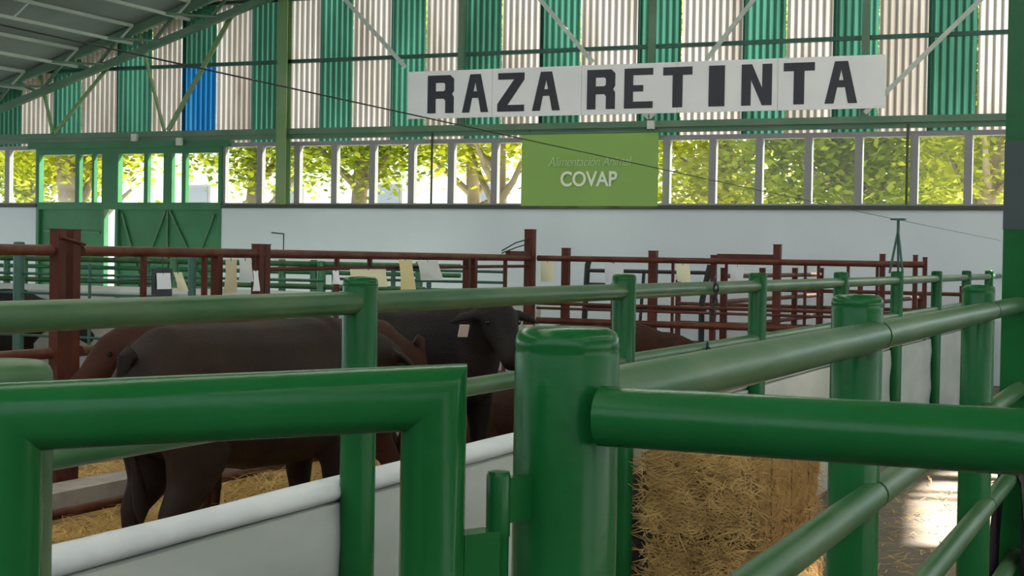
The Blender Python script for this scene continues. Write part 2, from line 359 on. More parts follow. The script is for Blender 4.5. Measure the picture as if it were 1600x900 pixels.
# left side wall with an open band added for daylight; right-hand side left open for sky light
wl = struct(MB().box(XL - .2, XL, YF, WY, 0, 1.3).box(XL - .2, XL, YF, WY, 3.0, 3.45).build('wall_left', M['plaster'], smooth=False))
for i in range(11):
    y = YF + .1 + i * 2.98
    MB().box(XL - .18, XL - .02, y - .1, y + .1, 1.3, 3.0).build('wall_pier', M['plaster'], wl, smooth=False)

# unseen low wall added behind the viewer to dim the front light, open above
struct(MB().box(XL, XR, YF - .2, YF, 0, 3.3).build('front_shade_wall', mat('shade_wall_plaster', (0.35, 0.34, 0.31), .9), smooth=False))
# ------------------------------------------------------------------ lettered sign on the back wall
SY = 20.84
sg = empty('hall_sign', (-7.3, SY, 3.66), 'long white hall sign with black RAZA RETINTA letters on the corrugated wall', 'sign')
sx = [-10.9, -9.48, -8.06, -6.61, -5.17, -3.71]
for i in range(5):
    MB().box(sx[i] + .004, sx[i + 1] - .004, SY, SY + .03, 3.66, 4.375).build('sign_panel', M['sign'], sg, smooth=False)
MB().box(-10.85, -3.76, SY + .03, SY + .07, 4.2, 4.25).box(-10.85, -3.76, SY + .03, SY + .07, 3.78, 3.83).build('sign_batten', M['green_steel'], sg, smooth=False)
GL = {
 'R': [[(0, 0), (0, 1), (.86, 1), (1, .9), (1, .58), (.93, .5), (1, .42), (1, 0), (.68, 0), (.68, .32), (.62, .38), (.31, .38), (.31, 0)], [(.31, .58), (.31, .8), (.62, .8), (.67, .76), (.67, .62), (.62, .58)]],
 'A': [[(0, 0), (.3, 1), (.7, 1), (1, 0), (.72, 0), (.62, .38), (.38, .38), (.28, 0)], [(.43, .55), (.5, .8), (.57, .55)]],
 'Z': [[(0, 0), (0, .2), (.62, .83), (.02, .83), (.02, 1), (1, 1), (1, .82), (.38, .17), (1, .17), (1, 0)]],
 'E': [[(0, 0), (0, 1), (1, 1), (1, .83), (.31, .83), (.31, .58), (.66, .58), (.66, .42), (.31, .42), (.31, .17), (1, .17), (1, 0)]],
 'T': [[(.33, 0), (.33, .8), (0, .8), (0, 1), (1, 1), (1, .8), (.67, .8), (.67, 0)]],
 'I': [[(0, 0), (0, 1), (1, 1), (1, 0)]],
 'N': [[(0, 0), (0, 1), (.34, 1), (.68, .42), (.68, 1), (1, 1), (1, 0), (.68, 0), (.31, .62), (.31, 0)]],
}
def curve_mesh(cu, name, m):
    ob = bpy.data.objects.new('tmp', cu); col.objects.link(ob)
    bpy.context.view_layer.update()
    me = bpy.data.meshes.new_from_object(ob.evaluated_get(bpy.context.evaluated_depsgraph_get()))
    bpy.data.objects.remove(ob); me.name = name; me.materials.clear(); me.materials.append(m); return me
def glyph(ch, wd, ht, name, m):
    cu = bpy.data.curves.new('tmp', 'CURVE'); cu.dimensions = '2D'; cu.fill_mode = 'BOTH'; cu.extrude = .004
    for poly in GL[ch]:
        sp = cu.splines.new('POLY'); sp.points.add(len(poly) - 1); sp.use_cyclic_u = True
        for p, (a, b) in zip(sp.points, poly): p.co = (a * wd, b * ht, 0, 1)
    return curve_mesh(cu, name, m)
def upright(name, me, loc, parent):
    o = bpy.data.objects.new(name, me); col.objects.link(o); o.parent = parent
    o.location = Vector(loc) - WLOC[parent.name]; o.rotation_euler = (PI / 2, 0, 0); WLOC[o.name] = Vector(loc); return o
LX = [('R', -10.55, .44), ('A', -9.97, .43), ('Z', -9.39, .43), ('A', -8.83, .44), ('R', -7.97, .43), ('E', -7.40, .43), ('T', -6.82, .43), ('I', -6.15, .23), ('N', -5.68, .43), ('T', -5.09, .43), ('A', -4.52, .44)]
for ch, x, wd in LX: upright('letter', glyph(ch, wd, .57, 'letter', M['ink']), (x, SY - .005, 3.735), sg)

# green banner over the windows
BY = 20.92
bn = empty('advertising_banner', (-7.95, BY, 2.35), 'green COVAP banner hanging over the window band', 'banner')
bm_ = MB(); nx, nz = 24, 12; vs_ = []; fs_ = []
for s in (0, 1):
    for i in range(nx + 1):
        for j in range(nz + 1):
            u, v = i / nx, j / nz
            vs_.append((-9.02 + 2.12 * u, BY + .012 * s + .012 * math.sin(u * 9) * (1 - v), 2.345 + 1.06 * v))
o2 = (nx + 1) * (nz + 1)
for i in range(nx):
    for j in range(nz):
        a = i * (nz + 1) + j; q = (a, a + nz + 1, a + nz + 2, a + 1)
        fs_.append(q); fs_.append(tuple(o2 + t for t in reversed(q)))
bm_.add(vs_, fs_).build('banner_sheet', M['banner'], bn)
MB().tube([(-9.04, BY + .005, 3.41), (-6.88, BY + .005, 3.41)], .018, 10).build('banner_rod', M['green_steel'], bn)
for x in (-8.9, -7.0): MB().tube([(x, BY + .005, 3.42), (x, WY - .08, 3.50)], .006, 6).build('banner_tie', M['cable'], bn)
def text_mesh(body, size, m, shear=0.0, offset=0.0, space=1.0, sx=1.0):
    cu = bpy.data.curves.new('tmp', 'FONT'); cu.body = body; cu.size = size; cu.shear = shear; cu.offset = offset; cu.space_character = space
    cu.extrude = .002; cu.align_x = 'CENTER'
    me = curve_mesh(cu, 'lettering', m)
    if sx != 1.0:
        for v in me.vertices: v.co.x *= sx
    return me
t1 = upright('lettering', text_mesh('Alimentación Animal', .20, M['banner_pale'], .32, -.002, .95, .80), (-7.95, BY - .022, 2.925), bn)
t2 = upright('lettering', text_mesh('COVAP', .30, M['banner_white'], 0, .006, .98, .90), (-7.95, BY - .022, 2.635), bn)
for t in (t1, t2):
    xs = [v.co.x for v in t.data.vertices]; print('TEXTW', max(xs) - min(xs))

# ------------------------------------------------------------------ fence helpers
def post_mesh(r, h, m, name='post'):
    return MB().lathe([(r, 0), (r, h - .03), (r * .985, h - .026), (r * 1.0, h - .022), (r * .985, h - .012), (r * .93, h - .005), (r * .80, h), (0.001, h + .002)], n=36).mesh(name, m)
def rail(name, a, b, r, m, parent, n=18): return MB().tube([a, b], r, n).build(name, m, parent)

# ---- left alley fence: posts, two rails
LXF = -2.2
LP = [1.62, 3.93, 6.24, 8.5, 10.8, 13.1, 15.36, 17.6, 19.74]
lf = empty('alley_fence', (LXF, 3.93, 0), 'long green tubular fence on a low white wall beside the cattle pens', 'fence')
pmL = post_mesh(.052, 1.515, M['green'])
for y in LP: place('post', pmL, (LXF, y, 0), lf)
for a, b in zip(LP[:-1], LP[1:]):
    rail('rail', (LXF, a + .035, 1.44), (LXF, b - .035, 1.44), .034, M['green_worn'], lf)
    rail('rail', (LXF, a + .035, 1.14), (LXF, b - .035, 1.14), .031, M['green_worn'], lf)
rail('rail', (LXF, 19.78, 1.44), (LXF, 20.95, 1.44), .03, M['green_worn'], lf)
# low wall with rounded rim below the fence
lw = empty('low_wall', (LXF - .03, 3, 0), 'low white wall with a rounded rim under the green alley fence', 'wall')
segs = [1.0] + LP[1:] + [20.9]
for a, b in zip(segs[:-1], segs[1:]):
    prof = [(.045, 0), (.05, .25), (.062, .38), (.05, .5), (.046, .62), (.058, .74), (.05, .855), (-.05, .855), (-.05, 0)]
    n_ = 6; vs_ = []; rg = []
    for i in range(n_ + 1):
        y = a + .004 + (b - a - .008) * i / n_
        rg.append([Vector((LXF - .085 + p[0] + .004 * math.sin(y * 3.1 + p[1] * 7), y, p[1])) for p in prof])
    MB().rings(rg).build('wall_panel', M['lowwall'], lw)
    rg = []
    for i in range(13):
        y = a + (b - a) * i / 12; r_ = .05 + .002 * math.sin(y * 5.3)
        rg.append([Vector((LXF - .085 + 1.05 * r_ * math.cos(t), y, .888 + .66 * r_ * math.sin(t))) for t in [2 * PI * j / 18 for j in range(18)]])
    MB().rings(rg).build('wall_rim', M['rim'], lw)
# wire on a T-shaped carrier
wc = empty('wire_carrier', (LXF, 13.1, 1.515), 'thin green wire carrier with three legs and a cross piece on a fence post', 'bracket')
for dx, dy in ((-.06, -.02), (.05, -.03), (0, .05)):
    MB().tube([(LXF + dx, 13.1 + dy, 1.5), (LXF, 13.1, 1.86)], .010, 8).build('carrier_leg', M['teal'], wc)
MB().tube([(LXF, 13.1, 1.84), (LXF, 13.1, 1.955)], .012, 8).build('carrier_stem', M['teal'], wc)
MB().box(LXF - .06, LXF + .06, 13.06, 13.14, 1.945, 1.96).build('cross_piece', M['teal'], wc)
wp = [(LXF, 2.45 + i * .55, 2.032 - .0068 * i * .55 - .012 * math.sin(PI * min(1, i / 33))) for i in range(34)]
wr = tag(MB().tube([(LXF, -8.98, 2.08)] + wp + [(LXF, 20.98, 1.90)], .0022, 6).build('overhead_wire', M['cable'], origin=(LXF, 13, 1.95)), 'thin dark wire stretched above the green alley fence', 'wire')

# chain and hook on the fence rail
def chain(name, top, n, label, size=.018):
    c_ = empty(name, top, label, 'chain')
    for i in range(n):
        m_ = MB(); pts = []
        for j in range(9):
            t = 2 * PI * j / 8; a, b = size * .55 * math.cos(t), size * math.sin(t)
            pts.append((top[0] + (a if i % 2 else 0) + .006 * math.sin(i), top[1] + (0 if i % 2 else a), top[2] - i * size * 1.5 + b))
        m_.tube(pts, size * .22, 6).build('link', M['black'], c_)
    return c_
chain('hanging_chain', (LXF + .045, 7.48, 1.475), 6, 'short dark chain looped over the green fence rail', .022)
chain('hanging_chain', (LXF + .04, 7.38, 1.16), 4, 'short dark chain on the lower green fence rail', .02)

# ---- right alley fence, near corner post
RXF, RRX = -.70, -.655
rf = empty('near_alley_fence', (RXF, 1.65, 0), 'green tubular fence with three worn rails along the right of the alley', 'fence')
pmR = post_mesh(.060, 1.505, M['green'])
RP = [3.63, 5.96]
corner = empty('corner_post', (-.65, 1.65, 0), 'thick green round corner post in the foreground with capped top', 'post')
place('post_tube', post_mesh(.0605, 1.500, M['green'], 'post_tube'), (-.65, 1.65, 0), corner)
for y in RP: place('post', pmR, (RXF, y, 0), rf)
for z in (1.41, 1.035, .68, .30):
    for a, b in ((1.70, 3.63), (3.65, 5.96), (5.98, 7.1)):
        rail('rail', (RRX, a, z), (RRX, b, z), .035, M['green_worn'], rf)

# hall column at the right edge of the frame
hc = empty('steel_column', (-.585, 7.2, 0), 'wide green steel hall column with a dark band at the right edge', 'column')
def hcol(z0, z1, m, e=0.0):
    q = MB(); y0 = 7.10
    q.box(-.735 - e, -.435 + e, y0 - e, y0 + .02, z0, z1).box(-.60, -.57, y0 + .02, y0 + .26, z0, z1).box(-.735 - e, -.435 + e, y0 + .26, y0 + .28 + e, z0, z1); return q
hcol(0, 9.9, M['green']).build('column_shaft', M['green'], hc, smooth=False)
hcol(1.74, 2.13, M['teal'], .002).build('dark_band', mat('dark_band_grey', (0.03, 0.05, 0.05), .6), hc, smooth=False)  # darker grey-blue band around the shaft
MB().box(-.80, -.37, 7.0, 7.48, 0, .02).build('base_plate', M['green'], hc, smooth=False)

# front rail of the next pen
fr_ = empty('pen_front_fence', (.6, 1.6, 0), 'thick glossy green rail running right from the foreground corner post', 'fence')
rail('rail', (-.59, 1.605, 1.405), (1.75, 1.575, 1.405), .0335, M['green'], fr_, 28)
rail('rail', (-.59, 1.605, .85), (1.75, 1.575, .85), .0335, M['green'], fr_); rail('rail', (-.59, 1.605, .35), (1.75, 1.575, .35), .0335, M['green'], fr_)
place('post', post_mesh(.06, 1.5, M['green']), (1.80, 1.575, 0), fr_)

# narrow gate left of the corner post
ga, gb = Vector((-1.072, 1.200, 0)), Vector((-.735, 1.478, 0)); gd = (gb - ga).normalized()
gt = empty('narrow_gate', (gb.x, gb.y, 0), 'narrow green tubular gate in the foreground hinged on the corner post', 'gate')
zt0, zt1 = 1.412, 1.428
MB().tube([(ga.x, ga.y, .25), (ga.x, ga.y, zt0), (gb.x, gb.y, zt1), (gb.x, gb.y, .25), (ga.x, ga.y, .25)], .0352, 28, cap=False).build('gate_frame', M['green'], gt)
for z in (.95, .6): rail('gate_bar', (ga.x, ga.y, z - .01), (gb.x, gb.y, z), .028, M['green'], gt)
hb = MB().lathe([(.0125, 1.10), (.0125, 1.27), (.0135, 1.272), (.0135, 1.276), (.0135, 1.338), (.012, 1.343), (.001, 1.344)], (-.689, 1.549, 0), 18).build('hinge_barrel', M['green'], gt)
MB().bar((gb.x + .02, gb.y + .02, 1.245), (-.692, 1.540, 1.245), .03, .07).build('hinge_strap', M['green'], gt)
MB().bar((-.686, 1.555, 1.31), (-.665, 1.62, 1.31), .012, .05).build('hinge_strap', M['green'], gt)
lp_ = empty('latch_post', (-1.125, 1.215, 0), 'green latch post behind the left end of the narrow gate', 'post')
place('post_tube', post_mesh(.0605, 1.462, M['green_worn'], 'post_tube'), (-1.145, 1.262, 0), lp_)

# ------------------------------------------------------------------ red pen fences
def sqpost(h, s=.085): return MB().box(-s / 2, s / 2, -s / 2, s / 2, 0, h).box(-s / 2 - .003, s / 2 + .003, -s / 2 - .003, s / 2 + .003, h, h + .008).mesh('post', M['red'], smooth=False)
rfe = empty('red_pen_fence', (-6.3, 7.6, 0), 'dark red steel pen fence behind the cattle with paired square posts', 'fence')
P1 = sqpost(1.70, .068); P2 = sqpost(1.64, .07); P3 = sqpost(1.55, .032); P4 = sqpost(1.55, .06)
for y in (7.485, 7.622): place('post', P1, (-6.3, y, 0), rfe)
for y in (9.70, 9.78): place('post', P2, (-6.3, y, 0), rfe)
for y in (8.33, 9.02, 10.86, 11.41, 14.24, 5.6): place('post', P3, (-6.3, y, 0), rfe)
for y in (9.17, 13.33, 13.48): place('post', P4, (-6.3, y, 0), rfe)
place('post', sqpost(1.87, .095), (-6.3, 14.88, 0), rfe)
for z, r_ in ((1.575, .034), (.95, .034), (.62, .03), (.33, .03)):
    rail('rail', (-6.3, 3.5, z), (-6.3, 7.42, z), r_, M['red_rail'], rfe)
    rail('rail', (-6.3, 7.70, z), (-6.3, 14.86, z), r_, M['red_rail'], rfe)
rail('rail', (-6.3, 9.8, 1.46), (-6.3, 14.86, 1.49), .016, M['red'], rfe)
MB().bar((-6.3, 14.3, 1.60), (-6.3, 14.88, 1.60), .05, .09).build('gate_arm', M['red'], rfe, smooth=False)
for dz in (0, .05): MB().tube([(-6.3, 14.15, 1.62 + dz * .5), (-6.3, 14.5, 1.68 + dz), (-6.3, 14.87, 1.73 + dz)], .007, 6).build('latch_rod', M['black'], rfe)
MB().tube([(-6.255, 7.46, 1.655), (-6.255, 7.68, 1.615)], .010, 8).build('latch_rod', M['red'], rfe)
MB().tube([(-6.3, 10.05, 1.6), (-6.3, 10.05, 1.73), (-6.3, 9.88, 1.735)], .005, 6).build('hook_rod', M['black'], rfe)
kb = empty('feeding_kerb', (-6.0, 8, 0), 'pale concrete kerb along the foot of the red pen fence', 'kerb')
MB().box(-6.22, -5.95, 3.5, 14.8, 0, .17).build('kerb_body', M['kerb'], kb, smooth=False)
MB().tube([(-5.80, 3.5, .085), (-5.80, 14.8, .085)], .03, 12).build('kerb_rail', M['red_rail'], kb)

# cross fence at the end of the cattle pen
CY = 15.0
cf = empty('red_cross_fence', (-4.2, CY, 0), 'dark red cross fence closing the far end of the cattle pen', 'fence')
for x, h, s in ((-5.94, 1.68, .075), (-4.98, 1.665, .08), (-4.34, 1.63, .055), (-3.69, 1.745, .07), (-2.66, 1.665, .05), (-2.35, 1.66, .042), (-2.26, 1.64, .04)):
    place('post', sqpost(h, s), (x, CY, 0), cf)
for x in (-5.42, -4.77, -4.21, -3.41, -3.28, -2.99, -2.71): place('post', sqpost(1.56, .026), (x, CY + .01, 0), cf)
for z, r_, x1 in ((1.575, .03, -2.26), (1.10, .018, -2.26), (1.05, .014, -2.26), (.92, .034, -2.26), (.55, .03, -2.26), (.25, .03, -2.26)):
    rail('rail', (-6.25, CY - .03, z), (x1, CY - .03, z), r_, M['red_rail'], cf, 12)
MB().bar((-4.3, CY, 1.60), (-3.69, CY, 1.60), .05, .10).build('gate_arm', M['red'], cf, smooth=False)

dv = empty('red_divider_fence', (-4.4, 18, 0), 'dark red divider fence beyond the cross fence with converging rails', 'fence')
for y in (15.6, 17.2, 18.8, 20.3): place('post', sqpost(1.5, .06), (-4.4, y, 0), dv)
for z in (1.42, 1.15, .88, .6, .32): rail('rail', (-4.4, 15.6, z), (-4.4, 20.3, z), .025, M['red_rail'], dv, 12)
dv2 = empty('red_divider_fence', (-3.1, 17.9, 0), 'dark red side fence nearest the green alley fence beyond the cross fence', 'fence')
for y in (15.5, 17.0, 18.6, 20.2): place('post', sqpost(1.2, .05), (-3.1, y, 0), dv2)
for z in (1.15, .95, .72, .5, .25): rail('rail', (-3.1, 15.5, z), (-3.1, 20.2, z), .025, M['red_rail'], dv2, 12)
bf = empty('red_back_fence', (-4, 20.3, 0), 'dark red fence standing against the white back wall', 'fence')
for x in (-6.4, -5.3, -3.9, -2.6): place('post', sqpost(1.3, .06), (x, 20.4, 0), bf)
for z in (1.2, .98, .72, .45): rail('rail', (-6.4, 20.37, z), (-2.5, 20.37, z), .025, M['red_rail'], bf, 12)

# black frame between the pens
kf = empty('head_gate_frame', (-5.6, 16.6, 0), 'thin black tubular head gate frame behind the red cross fence', 'frame')
MB().tube([(-6.55, 16.9, 0), (-6.45, 16.9, .8), (-6.42, 16.9, 1.5), (-6.40, 16.9, 1.56)], .035, 10).build('upright', M['black'], kf)
MB().tube([(-5.02, 16.9, 0), (-5.02, 16.9, 1.1), (-4.97, 16.9, 1.36), (-4.93, 16.9, 1.53)], .035, 10).build('upright', M['black'], kf)
for z in (1.44, 1.02): MB().tube([(-6.43, 16.9, z), (-4.97, 16.9, z)], .022, 8).build('cross_bar', M['black'], kf)
MB().tube([(-6.43, 16.9, 1.27), (-6.2, 16.9, 1.27)], .03, 8).build('cross_bar', M['black'], kf)
MB().tube([(-5.72, 16.9, 1.44), (-5.8, 16.9, .2)], .02, 8).build('strut', M['black'], kf)

# ------------------------------------------------------------------ green pens at the far left
g1 = empty('dark_green_pen_fence', (-9, 11, 0), 'dark green pen fence with three thin rails behind the red fence', 'fence')
for x, s in ((-12.4, .05), (-9.70, .05), (-7.81, .034)): place('post', post_mesh(s, 1.645 if s > .04 else 1.62, M['teal']), (x, 11, 0), g1)
for x in (-8.9, -8.2): place('post', post_mesh(.014, 1.46, M['teal']), (x, 11, 0), g1)
for z in (1.36, 1.185, .8): rail('rail', (-12.4, 11, z), (-6.5, 11, z), .013, M['teal'], g1, 10)
rail('rail', (-8.9, 10.98, 1.30), (-7.9, 10.98, 1.36), .012, M['teal'], g1, 10); rail('rail', (-8.6, 10.98, 1.17), (-7.1, 10.98, 1.16), .014, M['teal'], g1, 10)
g2 = empty('green_pen_fence', (-12, 15, 0), 'light green pen fence with thick rails in front of the sliding doors', 'fence')
for x in (-15.6, -13.15, -10.9, -8.9): place('post', post_mesh(.05, 1.5, M['green_mid']), (x, 15, 0), g2)
for z, r_ in ((1.465, .032), (1.21, .03), (.95, .03)): rail('rail', (-17, 15, z), (-7.6, 15, z), r_, M['green_worn'], g2, 12)
g3 = empty('green_far_pen_fence', (-13, 18, 0), 'green pen fence standing before the low white trough wall', 'fence')
for x in (-18.5, -16.1, -13.55, -11.3, -10.8, -9.2): place('post', post_mesh(.05, 1.5, M['green_mid']), (x, 18, 0), g3)
for z in (1.45, 1.33, 1.13, .95): rail('rail', (-20, 18, z), (-8.6, 18, z), .03, M['green_mid'], g3, 12)
ft = tag(MB().rings([[Vector((x, 19.0 + p, q)) for p, q in ((-.3, 0), (-.3, .86), (-.26, .93), (-.2, .93), (-.15, .7), (.15, .7), (.2, .93), (.26, .93), (.3, .86), (.3, 0))] for x in (-20.5, -8.0)]).build('trough_wall', M['lowwall'], origin=(-14, 19, 0)), 'white concrete trough wall near the sliding doors', 'trough')
ft2 = tag(MB().rings([[Vector((x, 13.2 + p, q)) for p, q in ((-.22, 0), (-.22, 1.15), (-.18, 1.2), (-.12, 1.2), (-.1, .9), (.1, .9), (.12, 1.2), (.18, 1.2), (.22, 1.15), (.22, 0))] for x in (-14.5, -6.9)]).build('trough_wall', M['lowwall'], origin=(-10, 13.2, 0)), 'white trough wall between the dark green and light green pen fences', 'trough')
g4 = empty('blue_green_hurdle', (-8.3, 17, 0), 'blue green hurdle with thin rails against the white wall', 'hurdle')
for x in (-9.9, -9.05, -8.55, -7.95): place('post', post_mesh(.03, 1.45, M['teal']), (x, 17, 0), g4)
for z in (1.40, 1.27, 1.13, 1.0, .7): rail('rail', (-9.9, 17, z), (-7.5, 17, z), .017, M['teal'], g4, 8)

# ------------------------------------------------------------------ papers hung on the rails
def paper(name, X, y0, y1, z0, z1, m, label, lean=0.0, back=None, along='Y', bend=.01):
    """a sheet hung from the rail; along Y at plane X, or along X at plane Y=X"""
    vs_ = []; fs_ = []; nj, ni = 7, 5
    for s in (0, 1):
        for i in range(ni):
            for j in range(nj):
                u, v = i / (ni - 1), j / (nj - 1)
                a = y0 + (y1 - y0) * u + lean * (1 - v); d = bend * math.sin(v * 3 + u * 2) + (.0025 if s else 0)
                vs_.append((X + .05 + d, a, z0 + (z1 - z0) * v) if along == 'Y' else (a, X - .05 - d, z0 + (z1 - z0) * v))
    o2 = ni * nj
    for i in range(ni - 1):
        for j in range(nj - 1):
            q = (i * nj + j, (i + 1) * nj + j, (i + 1) * nj + j + 1, i * nj + j + 1); fs_.append(q); fs_.append(tuple(o2 + t for t in reversed(q)))
    rim = [i * nj for i in range(ni)] + [(ni - 1) * nj + j for j in range(1, nj)] + [i * nj + nj - 1 for i in range(ni - 2, -1, -1)] + [j for j in range(nj - 2, 0, -1)]
    for a, b in zip(rim, rim[1:] + rim[:1]): fs_.append((a, o2 + a, o2 + b, b))
    c = ((X + .05, (y0 + y1) / 2, z1) if along == 'Y' else ((y0 + y1) / 2, X - .05, z1))
    e = empty(name, c, label, 'paper', 'papers hung on the red pen rails')
    MB().add(vs_, fs_).build('sheet', m, e)
    if back: MB().box(X + .035, X + .044, y0 - .03, y1 + .03, z0 - .05, z1 + .03).build('backing_board', back, e, smooth=False)
    tz = 1.56
    if along == 'Y': MB().tube([(X + .05, (y0 + y1) / 2, z1 - .01), (X + .036, (y0 + y1) / 2, tz)], .003, 6).build('string', M['cable'], e)
    else: MB().tube([((y0 + y1) / 2, X - .05, z1 - .01), ((y0 + y1) / 2, X - .03, tz)], .003, 6).build('string', M['cable'], e)
    return e
paper('notice_sheet', -6.3, 8.40, 8.555, 1.328, 1.435, M['paper'], 'white sheet on a dark backing board hung from the red rail', .01, M['board'], 'Y', .002)
paper('notice_card', -6.3, 8.585, 8.70, 1.31, 1.44, M['cream'], 'cream card hanging crooked right beside the dark backing board', .05)
paper('notice_card', -6.3, 9.20, 9.36, 1.29, 1.53, M['tan'], 'tall tan card hanging on the red rail left of the paired posts', -.02)
paper('plastic_sleeve', -6.3, 9.37, 9.55, 1.37, 1.53, M['greypaper'], 'grey plastic sleeve hanging beside the tall tan card')
paper('notice_card', -6.3, 9.555, 9.64, 1.30, 1.45, M['paper'], 'narrow white card just left of the paired red posts')
paper('notice_card', -6.3, 10.70, 10.82, 1.34, 1.45, M['paper'], 'small white card on the red rail left of the near green post')
paper('notice_card', -6.3, 10.98, 11.62, 1.31, 1.46, M['cream'], 'wide pale card partly hidden by the near green fence post')
paper('notice_card', -6.3, 11.83, 12.10, 1.28, 1.545, M['yellow'], 'long yellow card hanging crooked from the red rail', .05)
paper('notice_sheet', -6.3, 12.18, 12.62, 1.36, 1.535, M['greypaper'], 'grey white sheet hanging right of the long yellow card', .08)
paper('notice_card', CY - .03, -6.19, -6.05, 1.33, 1.54, M['cream'], 'pale yellow card on the cross fence beside the tall red post', 0, None, 'X')
paper('plastic_sleeve', CY - .03, -5.48, -5.28, 1.33, 1.54, M['greypaper'], 'pale sleeve on the cross fence in front of the black frame', .02, None, 'X')
paper('notice_card', CY - .03, -4.71, -4.57, 1.36, 1.54, M['cream'], 'pale card on the cross fence above the looped chain', .02, None, 'X')
paper('plastic_sleeve', CY - .03, -4.14, -4.01, 1.38, 1.53, M['greypaper'], 'rightmost pale sleeve hanging on the red cross fence', 0, None, 'X')

# ------------------------------------------------------------------ hay bales
def bale(cx, cy, z, lx, ly, h, label, seed):
    rnd = random.Random(seed)
    e = empty('hay_bale', (cx, cy, z), label, 'hay bale', 'hay bales stacked in the alley')
    bm = bmesh.new(); bmesh.ops.create_cube(bm, size=1.0)
    for v in bm.verts: v.co = Vector((v.co.x * lx, v.co.y * ly, v.co.z * h))
    bmesh.ops.bevel(bm, geom=bm.edges[:], offset=.03, segments=2, affect='EDGES')
    bmesh.ops.subdivide_edges(bm, edges=[ed for ed in bm.edges if ed.calc_length() > .1], cuts=14, use_grid_fill=True)
    for v in bm.verts:
        p = v.co
        d = .020 * noise.noise(p * 9 + Vector((seed, 0, 0))) + .012 * noise.noise(p * 26)
        for t in (-.28, .02, .30):
            d -= .014 * math.exp(-((p.y / ly - t) * ly / .02) ** 2)
        v.co = p * (1 + d / .3) if p.length > 0 else p
    bmesh.ops.recalc_face_normals(bm, faces=bm.faces[:])
    me = bpy.data.meshes.new('bale_body'); bm.to_mesh(me); bm.free(); me.materials.append(M['hay'])
    me.polygons.foreach_set('use_smooth', [True] * len(me.polygons))
    o = bpy.data.objects.new('bale_body', me); col.objects.link(o); o.parent = e; o.location = (0, 0, h / 2); WLOC[o.name] = Vector((cx, cy, z + h / 2))
    # loose fibres over the surface
    vs_ = []; fs_ = []
    for i in range(4200):
        face = rnd.random(); a, b = rnd.uniform(-.5, .5), rnd.uniform(-.5, .5)
        if face < .32: p = Vector((a * lx, -ly / 2 - .004, b * h)); t = Vector((rnd.uniform(-1, 1), rnd.uniform(-.25, .02), rnd.uniform(-.6, .6))); nrm = Vector((0, -1, 0))
        elif face < .80: p = Vector((lx / 2 + .004, a * ly, b * h)); t = Vector((rnd.uniform(-.02, .25), rnd.uniform(-.45, .45), rnd.uniform(-1, 1))); nrm = Vector((1, 0, 0))
        else: p = Vector((a * lx, b * ly, h / 2 + .004)); t = Vector((rnd.uniform(-1, 1), rnd.uniform(-1, 1), rnd.uniform(0, .25))); nrm = Vector((0, 0, 1))
        t.normalize(); L = rnd.uniform(.03, .10); s = t.cross(nrm).normalized() * rnd.uniform(.0009, .0018); k = len(vs_)
        p = p + nrm * rnd.uniform(-.004, .008); q = p + t * L * .5 + nrm * .004; r_ = p + t * L
        vs_ += [p - s, p + s, q - s, q + s, r_ - s * .4, r_ + s * .4]; fs_ += [(k, k + 1, k + 3, k + 2), (k + 2, k + 3, k + 5, k + 4)]
    me = bpy.data.meshes.new('loose_fibres'); me.from_pydata(vs_, [], fs_); me.materials.append(M['hay_fibre'])
    f_ = bpy.data.objects.new('loose_fibres', me); col.objects.link(f_); f_.parent = e; f_.location = (0, 0, h / 2); f_['kind'] = 'stuff'; WLOC[f_.name] = Vector((cx, cy, z))
    for t in (-.28, .02, .30):
        y = t * ly; hx, hz = lx / 2 - .002, h / 2 - .002
        tw = MB().tube([(-hx, y, -hz), (hx, y, -hz), (hx, y, hz), (-hx, y, hz), (-hx, y, -hz)], .004, 6, cap=False)
        ob = bpy.data.objects.new('twine', tw.mesh('twine', M['twine'])); col.objects.link(ob); ob.parent = e; ob.location = (0, 0, h / 2); WLOC[ob.name] = Vector((cx, cy, z))
    return e
bale(-1.855, 6.89, 0.0, .50, 1.24, .385, 'lower hay bale resting on the alley floor by the white wall', 3)
bale(-1.86, 6.88, 0.396, .50, 1.24, .38, 'upper hay bale lying on top of the other bale', 8)

# ------------------------------------------------------------------ straw bedding
bed = tag(MB().box(-6.22, -2.36, 2.6, 14.9, 0.0, .015).build('straw_bed', M['earth'], origin=(-4, 8, 0)), 'thick layer of trodden straw covering the cattle pen floor', 'straw', kind='stuff')
def strands(n_, area, seed, lmin=.10, lmax=.34, hgt=.05, wd=(.0016, .0035)):
    rnd = random.Random(seed); vs_ = []; fs_ = []
    for i in range(n_):
        x, y = rnd.uniform(area[0], area[1]), rnd.uniform(area[2], area[3])
        hump = .10 * max(0, noise.noise(Vector((x * 1.3, y * 1.3, 3)))) * (hgt / .05)
        a = rnd.uniform(0, 2 * PI); L = rnd.uniform(lmin, lmax); tl = rnd.uniform(-.15, .45)
        t = Vector((math.cos(a), math.sin(a), tl)); s = Vector((-t.y, t.x, 0)).normalized() * rnd.uniform(*wd)
        p = Vector((x, y, .016 + hump * rnd.random() + rnd.uniform(0, hgt * .6))); k = len(vs_)
        q = p + t * L * .5; r_ = p + t * L; r_.z = max(.016, r_.z - abs(tl) * L * .6)
        vs_ += [p - s, p + s, q - s, q + s, r_ - s, r_ + s]; fs_ += [(k, k + 1, k + 3, k + 2), (k + 2, k + 3, k + 5, k + 4)]
    me = bpy.data.meshes.new('straw'); me.from_pydata(vs_, [], fs_); me.materials.append(M['straw']); return me
so_ = bpy.data.objects.new('loose_straw', strands(34000, (-5.7, -2.65, 4.0, 12.0), 5)); col.objects.link(so_)
tag(so_, 'loose golden straw strewn over the cattle pen floor', 'straw', kind='stuff')
